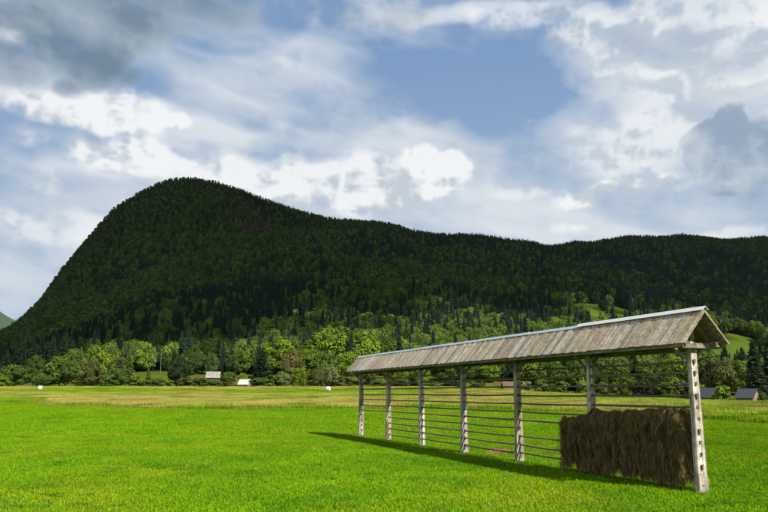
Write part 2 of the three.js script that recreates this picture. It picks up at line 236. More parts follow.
// ---------------------------------------------------------------- hay rack: own axes x along the rack (0 far post, 24.37 near post), z across (+ towards the camera side), y up
const BAY = 4.061, LEN = BAY * 6, HOLE = (i) => 0.34 + 0.272 * i;
const rack = thing('hay_rack', 'long roofed wooden hay rack of seven posts and rails standing in the mown field', 'hay rack');
rack.position.set(-1.233, height(0, 30), -40.785);
rack.rotation.y = -Math.atan2(0.93468, 0.35549);                         // local x -> (0.355, 0.935); local z -> (-0.935, 0.355)
function rackPoint(x, y, z) { return new THREE.Vector3(x, y, z).applyEuler(rack.rotation).add(rack.position); }
{
  const r = rng(21), gapless = [];
  const missing = (b, i) => (b === 0 && i < 4) || (b === 4 && i === 3);
  for (let k = 0; k < 7; k++) {                                             // tapered posts, pierced for the rails
    const s = new THREE.Shape(), b = 0.135, t = 0.078, top = 3.52, bot = -0.3;
    s.moveTo(-b, bot); s.lineTo(b, bot); s.lineTo(t, top); s.lineTo(-t, top); s.closePath();
    for (let i = 0; i < 12; i++) { const y = HOLE(i), w = 0.05 - i * 0.0004, h = new THREE.Path(); h.moveTo(-w, y - 0.044); h.lineTo(-w, y + 0.048); h.lineTo(w, y + 0.048); h.lineTo(w, y - 0.044); h.closePath(); s.holes.push(h); }
    const g = new THREE.ExtrudeGeometry(s, { depth: 0.13, bevelEnabled: true, bevelThickness: 0.008, bevelSize: 0.008, bevelSegments: 1, steps: 1 });
    g.translate(0, 0, -0.065); g.rotateY(-Math.PI / 2); // shape x -> local z, extrusion -> local x
    grainUV(g, 0.35, k * 0.37, k * 1.7);
    const m = part('post', g, k === 6 ? M.post : [M.postB, M.postC, M.post][k % 3], rack); m.position.x = k * BAY; m.rotation.z = (r() - 0.5) * 0.014; m.rotation.x = (r() - 0.5) * (k === 6 ? 0.004 : 0.012);
    for (const y of [0.17, 0.62]) for (const sd of [-1, 1]) { const bo = part('bolt', new THREE.CylinderGeometry(0.016, 0.016, 0.03, 7).rotateZ(Math.PI / 2), M.iron, m); bo.position.set(sd * 0.083, y + 0.012 * k % 0.05, 0.02 * sd); }
    const bl = new THREE.BoxGeometry(0.07, 0.72, 0.2, 1, 1, 1); grainUV(bl, 0.35, k * 0.21, k);
    const foot = part('foot_block', bl, M.block, m); foot.position.set(-0.118, 0.1, 0);
  }
  { const bl = new THREE.BoxGeometry(0.075, 0.66, 0.275); grainUV(bl, 0.35, 0.5, 0.2); const f = part('foot_block', bl, M.block, rack); f.position.set(LEN + 0.045, 0.06, 0); }
  for (let b = 0; b < 6; b++) for (let i = 0; i < 12; i++) {                 // the rails, lapped side by side in the holes
    if (missing(b, i)) continue;
    const off = b % 2 ? 0.015 : -0.015, dy0 = (r() - 0.5) * 0.024, dy1 = (r() - 0.5) * 0.024, sag = -0.004 - r() * r() * 0.05 * (b === 0 ? 2.4 : 1), x0 = b * BAY - 0.09 - r() * 0.07, x1 = (b + 1) * BAY + 0.08 + r() * 0.07 + (b === 5 ? -0.02 : 0), y = HOLE(i);
    const pts = []; for (let q = 0; q <= 6; q++) { const u = q / 6; pts.push(new THREE.Vector3(lerp(x0, x1, u), y + lerp(dy0, dy1, u) + sag * 4 * u * (1 - u) + (q % 6 ? (r() - 0.5) * 0.008 : 0), off + (q % 6 ? (r() - 0.5) * 0.016 : 0))); }
    const rad = 0.027 + r() * 0.007, g = new THREE.TubeGeometry(new THREE.CatmullRomCurve3(pts), 14, rad, 6, false);
    const cap0 = new THREE.CircleGeometry(rad, 6).rotateY(-Math.PI / 2).translate(x0, pts[0].y, off), cap1 = new THREE.CircleGeometry(rad, 6).rotateY(Math.PI / 2).translate(x1, pts[6].y, off);
    const gg = mergeGeometries([g, cap0, cap1]); grainUV(gg, 0.5, r(), r() * 4);
    const rail = part('rail', gg, r() < 0.35 ? M.railDark : M.rail, rack);
    if (b === 5 && [1, 4, 7, 9, 10].includes(i)) { const peg = part('peg', grainUV(new THREE.BoxGeometry(0.03, 0.12, 0.025)), M.railDark, rail); peg.position.set(LEN + 0.09, y - 0.02, off + 0.02); peg.rotation.x = 0.2; }
  }
  // roof carcass
  const roof = new THREE.Group(); roof.name = 'roof'; rack.add(roof);
  const X0 = -0.55, X1 = LEN + 0.5, HR = 4.25, HE = 3.47, HW = 0.68, slope = Math.atan2(HR - HE, HW), SL = Math.hypot(HR - HE, HW);
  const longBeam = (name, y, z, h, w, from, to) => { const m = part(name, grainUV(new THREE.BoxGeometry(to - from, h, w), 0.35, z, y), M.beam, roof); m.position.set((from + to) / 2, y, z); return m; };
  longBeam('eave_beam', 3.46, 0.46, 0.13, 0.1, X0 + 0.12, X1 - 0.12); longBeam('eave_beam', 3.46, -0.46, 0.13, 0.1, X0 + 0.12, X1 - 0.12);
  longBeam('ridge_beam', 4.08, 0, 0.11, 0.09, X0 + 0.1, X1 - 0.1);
  longBeam('eave_board', HE - 0.03, HW - 0.04, 0.14, 0.025, X0 + 0.06, X1 - 0.06); longBeam('eave_board', HE - 0.03, -HW + 0.04, 0.14, 0.025, X0 + 0.06, X1 - 0.06);
  for (const xx of [...Array(7).keys()].map((k) => k * BAY)) {
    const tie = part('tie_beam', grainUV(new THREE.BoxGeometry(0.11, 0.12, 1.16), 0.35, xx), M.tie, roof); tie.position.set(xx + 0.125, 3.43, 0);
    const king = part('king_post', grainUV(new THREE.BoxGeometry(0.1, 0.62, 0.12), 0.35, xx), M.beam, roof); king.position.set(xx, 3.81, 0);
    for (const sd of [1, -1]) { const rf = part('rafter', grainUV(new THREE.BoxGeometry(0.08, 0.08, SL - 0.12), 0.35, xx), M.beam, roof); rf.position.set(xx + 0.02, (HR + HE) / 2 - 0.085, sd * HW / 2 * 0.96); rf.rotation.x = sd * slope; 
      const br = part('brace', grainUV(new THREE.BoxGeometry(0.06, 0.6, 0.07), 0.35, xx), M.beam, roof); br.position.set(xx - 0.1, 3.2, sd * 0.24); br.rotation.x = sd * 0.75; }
  }
  for (const sd of [1, -1]) for (let q = 0; q < 6; q++) {                     // sheathing under the boards
    const at = 0.09 + q * 0.165, m = part('sheathing_board', grainUV(new THREE.BoxGeometry(X1 - X0 - 0.05, 0.016, 0.155), 0.35, q, sd), M.under, roof);
    m.position.set((X0 + X1) / 2, HR - Math.sin(slope) * at - Math.cos(slope) * 0.026, sd * (Math.cos(slope) * at - Math.sin(slope) * 0.026)); m.rotation.x = sd * slope;
  }
  for (const sd of [1, -1]) { let x = X0; let n = 0;
    const shapes = [];
    while (x < X1 - 0.05) {                                                    // the roof boards, each its own
      let w = 0.19 + r() * 0.06; if (x + w > X1) w = X1 - x; 
      const L = SL + 0.03 + (r() - 0.5) * 0.026, g = new THREE.BoxGeometry(w - 0.007 - r() * 0.008, 0.024, L); grainUV(g, 1.0, r() * 3, r() * 5);
      const m = part('roof_board', g, M.boards[fl(Math.pow(r(), 1.5) * 4.99)], roof);
      const lift = (n % 2) * 0.012 + r() * 0.006, c = (L / 2 - SL / 2);
      const mid = SL / 2 + c;
      m.position.set(x + w / 2, HR - Math.sin(slope) * mid + Math.cos(slope) * lift, sd * (Math.cos(slope) * mid + Math.sin(slope) * lift));
      m.rotation.x = sd * slope; m.rotation.z = (r() - 0.5) * 0.03; m.rotation.order = 'XYZ'; m.rotation.y = (r() - 0.5) * 0.016;
      x += w; n++;
    }
  }
  const cap = (from, to, width, lift, mat, name) => { for (const sd of [1, -1]) { const g = grainUV(new THREE.BoxGeometry(to - from, 0.008, width), 0.3, from, sd); const m = part(name, g, mat, roof); m.position.set((from + to) / 2, HR + lift - Math.sin(slope) * width / 2, sd * (Math.cos(slope) * width / 2)); m.rotation.x = sd * slope; } };
  for (let q = 0; q < 7; q++) cap(X0 - 0.02 + q * 2.95, X0 - 0.02 + (q + 1) * 2.95 + 0.03, 0.11, 0.052 + (q % 2) * 0.006, M.zinc, 'ridge_sheet');
  cap(X0 + 20.4, X1 + 0.06, 0.125, 0.095, M.cap, 'ridge_board');
  for (const sd of [1, -1]) { const m = part('barge_board', grainUV(new THREE.BoxGeometry(0.02, 0.045, SL), 0.35, sd), M.boards[3], roof); m.position.set(X1 + 0.011, (HR + HE) / 2 - 0.012, sd * HW / 2); m.rotation.x = sd * slope; }
}

// ---------------------------------------------------------------- hay hung on the lower rails, and a wisp of it on the grass
const hayMat = new THREE.MeshStandardMaterial({ vertexColors: true, roughness: 1, side: THREE.DoubleSide });
function hayCloth(r, x0, x1, topAt, seed) {
  const T = new Tris(), bulge = (x, y) => 0.2 + 0.12 * fbm(x * 2.2 + seed, y * 2.2, 3) + 0.05 * n2(x * 4.4 + seed, y * 5.5) + 0.13 * (Math.abs(n2(x * 5.5 + seed + y * 0.3, y * 0.6)) - 0.3) + 0.06 * n2(x * 15 + y, y * 1.5 + seed);
  const tone = () => { const k = 0.55 + r() * 0.75, w = r(); return [lerp(0.11, 0.42, Math.pow(w, 5)) * k, lerp(0.075, 0.3, Math.pow(w, 5)) * k, lerp(0.024, 0.1, Math.pow(w, 5)) * k]; };
  const bottom = (x) => 0.22 + 0.16 * n2(x * 2.3 + seed, 1.5) + 0.14 * n2(x * 8 + seed, 4.5);
  // dense body
  const nx = Math.round((x1 - x0) / 0.07), ny = 22, P = [];
  for (let i = 0; i <= nx; i++) { const col = []; const x = lerp(x0, x1, i / nx), ta = topAt(x), bo = bottom(x) + 0.12, en = Math.sqrt(clamp(Math.min(x - x0, x1 - x) / 0.18, 0, 1));
    for (let j = 0; j <= ny * 2; j++) { const s = j / ny - 1, u = Math.abs(s), y = lerp(ta, bo, u), z = Math.sign(s) * (bulge(x, y) - 0.05) * en * Math.sqrt(clamp(u / 0.12, 0, 1)); col.push([x + n2(y * 6, x * 6) * 0.02, y + n2(x * 11, j) * 0.02, z]); } P.push(col); }
  for (let i = 0; i < nx; i++) for (let j = 0; j < ny * 2; j++) T.quad(P[i][j], P[i + 1][j], P[i + 1][j + 1], P[i][j + 1], tone());
  // stalks: hung over the rails in several courses
  const N = Math.round((x1 - x0) * 9500);
  for (let k = 0; k < N; k++) {
    const x = lerp(x0 - 0.03, x1 + 0.03, r()), ta = topAt(x), sd = r() < 0.66 ? 1 : -1, clump = n2(x * 6 + seed, sd * 3);
    let y = r() < 0.16 ? ta + 0.05 - r() * 0.1 : lerp(ta, bottom(x) + 0.1, Math.pow(r(), 0.9)), len = 0.14 + r() * r() * 0.5, en = Math.sqrt(clamp(Math.min(x - x0, x1 - x) / 0.16 + 0.15, 0, 1));
    if (y - len < bottom(x) - 0.12) len = Math.max(0.08, y - bottom(x) + 0.06 + r() * 0.08);
    const c = tone(), w = 0.0022 + r() * 0.0045, dx = (r() - 0.5) * (r() < 0.3 ? 0.5 : 0.2) + clump * 0.06, out = r() * r() * r() * 0.1, n = 3; let px = x, py = y, pz = sd * (bulge(x, Math.min(y, ta)) * en * Math.sqrt(clamp((ta - y + 0.03) / 0.2, 0, 1)) + out - 0.01);
    const ang = (r() - 0.5) * 1.6, wx = Math.cos(ang) * w, wz = Math.sin(ang) * w; let curl = (r() - 0.5) * 0.2;
    for (let q = 1; q <= n; q++) {
      const f = q / n, yy = y - len * f, nxp = x + dx * f + curl * f * f, nz = sd * ((bulge(nxp, yy) * en) * Math.sqrt(clamp((ta - yy + 0.03) / 0.2, 0, 1)) + out + 0.012 * (r() - 0.3));
      T.quad([px - wx, py, pz - wz], [px + wx, py, pz + wz], [nxp + wx * (1 - f * 0.7), yy, nz + wz], [nxp - wx * (1 - f * 0.7), yy, nz - wz], c); px = nxp; py = yy; pz = nz;
    }
  }
  // tousled ends standing off the top
  for (let k = 0; k < (x1 - x0) * 500; k++) { const x = lerp(x0, x1, r()), y = topAt(x) - 0.02, z = (r() - 0.5) * 0.2, c = tone(), a = r() * 6.28, l = 0.05 + r() * 0.1, w = 0.004, e = [x + Math.cos(a) * l, y + r() * 0.08 - 0.01, z + Math.sin(a) * l]; T.quad([x - w, y - 0.03, z], [x + w, y - 0.03, z], [e[0] + w * 0.4, e[1], e[2]], [e[0] - w * 0.4, e[1], e[2]], c); }
  return T.geo();
}
{
  const r = rng(404);
  const a = single('drying_hay', hayCloth(r, 20.35, LEN - 0.16, (x) => 1.82 + 0.07 * n2(x * 1.9, 7) + 0.07 * n2(x * 6.3, 2), 3), hayMat, 'thick brown curtain of hay hung on the nearest bay of the rack', 'hay');
  const b = single('drying_hay', hayCloth(r, 18.95, 20.22, (x) => 1.6 + 0.08 * n2(x * 2.3, 9) + 0.06 * n2(x * 6.3, 5), 8), hayMat, 'smaller tuft of hay hung left of the sixth rack post', 'hay');
  for (const m of [a, b]) { m.position.copy(rack.position); m.rotation.copy(rack.rotation); }
  const T = new Tris();
  for (let k = 0; k < 4200; k++) { const q = r() * 6.28, d = Math.sqrt(r()), x = Math.cos(q) * d * 0.62, z = Math.sin(q) * d * 0.42, y = 0.02 + (1 - d * d) * 0.2 * (0.75 + 0.5 * n2(x * 5, z * 5)) * Math.sqrt(r()), a2 = r() * 6.28, l = 0.06 + r() * 0.12, w = 0.005, kf = 0.7 + r() * 0.6; T.quad([x - w, y, z + w], [x + w, y, z - w], [x + Math.cos(a2) * l + w, y + (r() - 0.5) * 0.05, z + Math.sin(a2) * l], [x + Math.cos(a2) * l - w, y + (r() - 0.5) * 0.05, z + Math.sin(a2) * l], [0.33 * kf, 0.22 * kf, 0.09 * kf]); }
  const pile = single('hay_pile', T.geo(), hayMat, 'small tan heap of fallen hay on the grass beside the fifth post', 'hay pile'); pile.position.set(4.35, height(4.35, 28.6), -28.6);
}

// ---------------------------------------------------------------- trees
const leafMat = (r, g, b) => new THREE.MeshPhysicalMaterial({ specularIntensity: 0.3, color: new THREE.Color(r, g, b), vertexColors: true, roughness: 0.85, side: THREE.DoubleSide });
const TONE = { lime: leafMat(0.11, 0.17, 0.012), green: leafMat(0.062, 0.105, 0.012), dark: leafMat(0.02, 0.034, 0.011), olive: leafMat(0.075, 0.09, 0.024), pale: leafMat(0.13, 0.165, 0.055), brownish: leafMat(0.115, 0.105, 0.03) };
const barkMat = new THREE.MeshStandardMaterial({ color: new THREE.Color(0.09, 0.07, 0.05), roughness: 1, map: gB });
const vec = (x, y, z) => [x, y, z];
function limb(a, b, r0, r1, n = 6) {
  const A = new THREE.Vector3(...a), B = new THREE.Vector3(...b), L = A.distanceTo(B), g = new THREE.CylinderGeometry(r1, r0, L, n, 1, true);
  g.translate(0, L / 2, 0); g.applyQuaternion(new THREE.Quaternion().setFromUnitVectors(new THREE.Vector3(0, 1, 0), B.clone().sub(A).normalize())); g.translate(...a); return g;
}
// crown of unit height 1 and width 1 (foliage from y = low to 1): leaf clumps over several lobes
function crown(r, { lobes, leaves, leaf, low = 0.12, spread = 0.3, squash = 1 }) {
  const T = new Tris(), L = [];
  for (let i = 0; i < lobes; i++) { const a = i * 2.399 + r(), t = (i + 0.5) / lobes, y = lerp(low + 0.14, 0.86, t) + (r() - 0.5) * 0.1, ring = spread * Math.sin(Math.PI * clamp((y - low) / (1 - low) * 0.82 + 0.14, 0, 1)) * (0.7 + r() * 0.5); L.push([Math.cos(a) * ring, y, Math.sin(a) * ring, 0.11 + r() * 0.11, 0.66 + r() * 0.66]); }
  L.push([0, 0.82, 0, 0.17, 1], [0, 0.55, 0, 0.26, 1], [0, low + 0.2, 0, 0.24, 1]);
  for (let k = 0; k < leaves; k++) {
    const q = L[fl(r() * L.length)], a = r() * 6.283, c = r() * 2 - 1, s = Math.sqrt(1 - c * c), shell = 0.62 + 0.42 * Math.sqrt(r()) + 0.36 * n3(Math.cos(a) * 2 + q[0] * 9, c * 2, Math.sin(a) * 2 + q[2] * 9);
    const nx = Math.cos(a) * s, ny = c, nz = Math.sin(a) * s; let x = q[0] + nx * q[3] * shell, y = q[1] + ny * q[3] * shell * 0.8 * squash, z = q[2] + nz * q[3] * shell;
    if (y > 1) y = 1 - (y - 1); if (y < low * 0.5) y = low * 0.5 + r() * 0.1;
    // a small leaf spray, turned outward and up
    const N = new THREE.Vector3(nx + (r() - 0.5) * 1.5, ny + 0.55 + (r() - 0.5) * 1.3, nz + (r() - 0.5) * 1.5).normalize(), U = new THREE.Vector3(r() - 0.5, r() - 0.5, r() - 0.5).cross(N).normalize(), V = N.clone().cross(U), h = leaf * (0.6 + r() * 0.8), k2 = q[4] * (0.65 + r() * 0.7), w = 0.85 + r() * 0.3;
    const P = (u, v) => [x + (U.x * u + V.x * v) * h, y + (U.y * u + V.y * v) * h, z + (U.z * u + V.z * v) * h];
    T.quad(P(-0.5, -0.15), P(0, -0.55), P(0.5, 0.1), P(0.05, 0.6), [k2 * w, k2, k2 * 0.9]);
  }
  return T.geo();
}
function broadTrunk(r, low) {
  const G = [limb([0, -0.03, 0], [0.01, low + 0.15, 0.01], 0.032, 0.024, 7), limb([0.01, low + 0.15, 0.01], [0, 0.7, 0], 0.024, 0.006)];
  for (let i = 0; i < 6; i++) { const a = i * 2.4, y = low + 0.1 + i * 0.07; G.push(limb([0, y, 0], [Math.cos(a) * 0.27, y + 0.17 + r() * 0.1, Math.sin(a) * 0.27], 0.014, 0.004, 5)); }
  return mergeGeometries(G);
}
function needles(r, { levels, per, tw, drop = 0.22, thin = 1, low = 0.03 }) {       // conifer of unit height and width 1
  const T = new Tris();
  for (let l = 0; l < levels; l++) {
    const t = (l + 0.3) / levels, y = lerp(low, 0.97, t), R = 0.5 * Math.pow(1 - t, 0.8) * (0.78 + 0.35 * r()) + 0.012, n = Math.max(4, Math.round(per * (1 - t * 0.55)));
    for (let b = 0; b < n; b++) {
      if (r() > thin) continue;
      const a = b / n * 6.283 + l * 1.7 + r() * 0.5, rr = R * (0.7 + r() * 0.45), ca = Math.cos(a), sa = Math.sin(a), dy = -drop * rr * (0.6 + r() * 0.7), k = 0.6 + r() * 0.75, w = rr * 0.26 + 0.008, col = [k, k, k], tip = [ca * rr, y + dy + rr * 0.05, sa * rr];
      const hw = 0.012 * (1.4 - t);
      T.quad([0, y + hw, 0], [ca * rr * 0.55 - sa * w, y + dy * 0.6 - r() * 0.014, sa * rr * 0.55 + ca * w], tip, [ca * rr * 0.55 + sa * w, y + dy * 0.6 - r() * 0.014, sa * rr * 0.55 - ca * w], col);
      for (let q = 0; q < tw; q++) { const u = 0.35 + r() * 0.6, sx = ca * rr * u, sz = sa * rr * u, yy = y + dy * u, s2 = (r() < 0.5 ? -1 : 1), e = rr * (0.12 + r() * 0.16), k3 = k * (0.75 + r() * 0.5);
        T.tri([sx - ca * 0.02, yy + 0.006, sz - sa * 0.02], [sx + ca * 0.025, yy, sz + sa * 0.025], [sx - sa * s2 * e + ca * e * 0.6, yy - 0.012 - r() * 0.03, sz + ca * s2 * e + sa * e * 0.6], [k3, k3, k3]); }
    }
  }
  return T.geo();
}
const tr = rng(90), CR = { round: [], bush: [], willow: [], spruce: [], larch: [] }, TK = [];
for (let i = 0; i < 6; i++) { CR.round.push(crown(tr, { lobes: 17 + i, leaves: 9500, leaf: 0.036, low: 0.1, spread: 0.33 })); TK.push(broadTrunk(tr, 0.12)); }
for (let i = 0; i < 4; i++) CR.bush.push(crown(tr, { lobes: 11, leaves: 4200, leaf: 0.056, low: 0.0, spread: 0.34 }));
for (let i = 0; i < 3; i++) CR.willow.push(crown(tr, { lobes: 16, leaves: 6500, leaf: 0.034, low: 0.03, spread: 0.3, squash: 1.5 }));
for (let i = 0; i < 4; i++) CR.spruce.push(needles(tr, { levels: 40, per: 13, tw: 5 }));
for (let i = 0; i < 2; i++) CR.larch.push(needles(tr, { levels: 34, per: 10, tw: 4, thin: 0.6, drop: 0.1 }));
const spireTrunk = limb([0, -0.02, 0], [0, 0.97, 0], 0.02, 0.002, 7);
// x, distance, height of the tip above datum, width, kind, tone, label
const TREES = [
  [-112.9, 222, 7.6, 4.8, "bush", "lime", "low lime green bush at the left end of the far hedge"],
  [-112.6, 228, 11.0, 6.8, "round", "green", "dull green rounded tree second from the left end of the tree line"],
  [-128.9, 245, 15.6, 8.6, "spruce", "dark", "dark spruce cut by the left edge above the lime bush"],
  [-127.4, 252, 18.0, 5.1, "spruce", "dark", "dark spruce behind the dull green rounded tree at far left"],
  [-124.7, 258, 20.4, 5.2, "spruce", "dark", "dark spruce leaning close left of the tall spruce cluster"],
  [-123.3, 262, 23.2, 5.0, "spruce", "dark", "leftmost spire of the tall dark spruce cluster"],
  [-122.1, 266, 24.9, 5.4, "spruce", "dark", "tallest spire in the tall dark spruce cluster on the left"],
  [-116.6, 262, 23.5, 5.0, "spruce", "dark", "third spire of the tall dark spruce cluster on the left"],
  [-114.5, 266, 24.9, 5.4, "spruce", "dark", "rightmost tall spire of the dark spruce cluster on the left"],
  [-109.7, 262, 21.4, 4.6, "spruce", "dark", "shorter spruce at the right flank of the dark spruce cluster"],
  [-101.5, 250, 18.2, 3.7, "spruce", "green", "slim mid green spruce between the spruce cluster and the lit round tree"],
  [-103.3, 226, 9.7, 6.1, "round", "green", "low bushy tree under the tall spruce cluster"],
  [-98.5, 228, 13.7, 8.0, "round", "green", "bright crowned broadleaf tree in front of the tall spruce cluster"],
  [-88.1, 226, 12.7, 6.1, "round", "olive", "olive broadleaf tree right of the bright crowned tree"],
  [-91.5, 238, 17.7, 7.1, "round", "lime", "tall lime green tree with a rounded top left of the grey larches"],
  [-101.2, 262, 20.3, 3.2, "spruce", "olive", "brown tipped spruce peeking above the tall lime green tree"],
  [-92.2, 252, 19.0, 4.4, "spruce", "green", "spruce just left of the grey brown larch"],
  [-84.2, 240, 17.5, 4.9, "larch", "olive", "grey brown larch with thin foliage beside the hedge gap"],
  [-84.0, 246, 17.3, 4.7, "spruce", "green", "green spruce at the right edge of the left tree group"],
  [-79.0, 222, 9.9, 4.8, "round", "green", "low round tree at the foot of the grey brown larch"],
  [-80.6, 218, 8.0, 4.1, "bush", "green", "dark shrub below the tall lime green tree"],
  [-72.7, 218, 7.2, 4.7, "bush", "green", "round hedge shrub just left of the little pointed spruce"],
  [-69.8, 222, 10.5, 2.7, "spruce", "green", "little pointed spruce standing alone in the low hedge"],
  [-68.2, 214, 6.2, 3.5, "bush", "green", "low hedge shrub at the foot of the little pointed spruce"],
  [-65.1, 216, 6.9, 4.1, "bush", "green", "hedge shrub below the thin pole"],
  [-61.6, 214, 6.2, 3.5, "bush", "lime", "light hedge shrub left of the dark round tree"],
  [-61.3, 222, 12.9, 5.4, "round", "dark", "dark round tree on a thin bare trunk beside the sloping meadow"],
  [-56.5, 216, 7.1, 4.7, "bush", "olive", "grey green shrub right of the dark round tree"],
  [-79.1, 312, 18.8, 9.3, "round", "lime", "left lime tree in the bright row above the sloping meadow"],
  [-73.7, 312, 19.2, 7.6, "round", "lime", "right lime tree in the bright row above the sloping meadow"],
  [-86.2, 318, 19.5, 7.7, "round", "green", "green tree behind the dark round tree on the slope"],
  [-54.3, 220, 7.2, 5.1, "bush", "green", "dense dark shrub in front of the grey roofed shed, left side"],
  [-49.4, 218, 6.3, 4.1, "bush", "green", "low shrub right under the grey shed roof"],
  [-57.3, 268, 20.8, 7.2, "spruce", "olive", "broad olive spruce standing behind the grey roofed shed"],
  [-50.0, 240, 9.3, 4.5, "round", "green", "small tree between the two sheds"],
  [-45.1, 214, 5.7, 4.0, "bush", "olive", "low shrub between the two sheds"],
  [-49.6, 262, 17.5, 6.4, "round", "green", "round green tree behind the small white roofed shed"],
  [-44.4, 236, 8.8, 2.6, "round", "lime", "tiny bright tree right behind the small white roofed shed"],
  [-48.2, 276, 20.2, 7.5, "round", "lime", "bright domed tree between two dark trees behind the white roofed shed"],
  [-41.0, 252, 18.0, 6.8, "spruce", "dark", "dark spruce right of the small white roofed shed"],
  [-36.0, 216, 6.9, 5.8, "bush", "green", "spreading shrub hiding the right side of the white roofed shed"],
  [-32.6, 218, 7.8, 5.0, "bush", "green", "dark green shrub right of the spreading shrub"],
  [-36.7, 262, 21.8, 9.9, "round", "lime", "broad bright tree left of the brownish tree"],
  [-31.4, 268, 21.5, 6.5, "round", "green", "green tree peeking over the brownish tree"],
  [-29.3, 240, 16.3, 5.8, "round", "brownish", "brownish tinted tree in the middle of the tree line"],
  [-29.7, 220, 8.7, 5.1, "willow", "pale", "pale silvery shrub below the brownish tree"],
  [-25.2, 222, 9.9, 5.1, "willow", "lime", "light green willow right below the brownish tree"],
  [-24.5, 250, 17.5, 7.4, "round", "lime", "lime tree left of the biggest dome crowned tree"],
  [-19.2, 268, 26.2, 13.8, "round", "lime", "biggest dome crowned tree of the middle tree line"],
  [-18.5, 238, 15.5, 7.1, "round", "green", "mid green tree under the biggest dome crowned tree"],
  [-19.2, 218, 9.8, 4.1, "willow", "olive", "olive willow left of the pale willow"],
  [-15.6, 220, 10.7, 5.4, "willow", "pale", "pale grey green willow behind the right wrapped bale"],
  [-12.3, 242, 16.1, 7.2, "round", "lime", "bright tree just left of the far end of the rack roof"],
  [-7.5, 266, 24.9, 10.8, "round", "lime", "tall lime tree above the far end of the rack roof"],
  [-11.9, 218, 7.5, 4.7, "bush", "olive", "reddish olive shrub left of the far rack post"],
  [0.0, 272, 24.0, 8.8, "round", "green", "green dome tree right of the tall lime tree above the rack roof"],
  [-4.5, 240, 15.3, 6.5, "round", "green", "tree seen under the roof between the two farthest posts"],
  [7.7, 285, 23.1, 8.5, "round", "lime", "lime tree rising above the left third of the rack roof"],
  [3.5, 236, 12.0, 7.0, "round", "lime", "bright tree seen through the second rack bay"],
  [14.5, 270, 19.8, 8.8, "round", "green", "green tree above the left half of the rack roof"],
  [10.2, 238, 11.1, 6.4, "round", "lime", "bright bushy tree behind the third rack post"],
  [18.5, 246, 13.7, 8.6, "round", "green", "tree filling the third rack bay"],
  [26.1, 250, 13.2, 8.1, "round", "green", "tree behind the fourth rack post"],
  [34.3, 256, 14.5, 9.0, "round", "lime", "light tree filling the fourth rack bay"],
  [44.8, 270, 13.3, 8.0, "round", "green", "tree behind the brown roofed hut in the fifth bay"],
  [28.3, 226, 6.5, 4.9, "bush", "green", "dark shrub left of the brown roofed hut"],
  [51.3, 262, 15.1, 9.2, "round", "lime", "light tree in the fifth rack bay right of the brown roofed hut"],
  [57.6, 256, 13.4, 8.3, "round", "green", "green tree left of the sixth rack post"],
  [68.7, 268, 17.5, 9.4, "round", "lime", "light tree right behind the sixth rack post"],
  [75.9, 262, 15.1, 8.5, "round", "green", "tree at the left of the nearest bay"],
  [52.1, 222, 6.1, 5.4, "bush", "green", "low shrub in the fifth bay beside the sixth post"],
  [75.0, 236, 8.8, 6.4, "bush", "lime", "bright shrub below the pale roofed hut"],
  [86.9, 240, 8.9, 7.8, "round", "green", "green tree right of the pale roofed hut"],
  [102.6, 262, 15.1, 9.2, "round", "lime", "light tree just left of the nearest rack post"],
  [62.5, 214, 5.7, 5.2, "bush", "olive", "dark olive shrub under the nearest bay rails"],
  [72.4, 212, 6.2, 5.7, "bush", "dark", "dark shrub at the foot of the nearest bay trees"],
  [109.5, 258, 17.3, 8.4, "round", "green", "green tree right of the nearest rack post top"],
  [109.5, 246, 14.3, 8.6, "round", "olive", "olive broadleaf tree over the smaller dark roof"],
  [118.2, 252, 13.9, 7.5, "round", "green", "green tree above the brown gabled hut"],
  [85.7, 206, 5.8, 3.9, "bush", "lime", "light shrub touching the nearest rack post on the right"],
  [84.4, 188, 4.5, 4.3, "bush", "lime", "bright shrub between the two dark roofs"],
  [110.8, 224, 19.2, 7.9, "spruce", "dark", "broad dark spruce behind the brown gabled hut"],
  [119.9, 232, 21.7, 8.2, "spruce", "dark", "tall dark spruce cut by the right edge"],
  [139.2, 290, 20.7, 7.1, "spruce", "dark", "dark spruce on the slope left of the broad dark spruce"],
  [-2.0, 212, 6.2, 4.6, "bush", "green", "shrub between the two farthest rack posts at the meadow edge"],
  [4.9, 214, 6.5, 5.2, "bush", "olive", "olive shrub low in the second rack bay"],
  [13.0, 212, 5.9, 5.2, "bush", "green", "shrub just right of the third rack post at the meadow edge"],
  [19.7, 214, 6.2, 5.2, "bush", "dark", "dark shrub left of the fourth rack post"],
  [39.9, 214, 6.0, 4.6, "bush", "pale", "pale shrub right of the fifth rack post"],
  [45.2, 216, 6.6, 5.3, "bush", "green", "green shrub in the middle of the fifth bay"],
  [56.8, 214, 6.2, 5.2, "bush", "lime", "bright shrub just left of the sixth rack post"],
  [78.4, 210, 5.9, 5.7, "bush", "green", "shrub left of the nearest post behind the upper rails"],
  [84.3, 212, 6.5, 5.2, "bush", "olive", "olive shrub hidden partly by the nearest rack post"],
  [79.4, 258, 12.8, 9.1, "round", "green", "bushy tree left of the pale roofed hut"],
  [45.1, 300, 18.6, 9.7, "round", "lime", "lime tree on the slope above the brown roofed hut"],
  [89.4, 178, 2.6, 1.9, "bush", "green", "tiny shrub at the right corner of the brown gabled hut"],
];
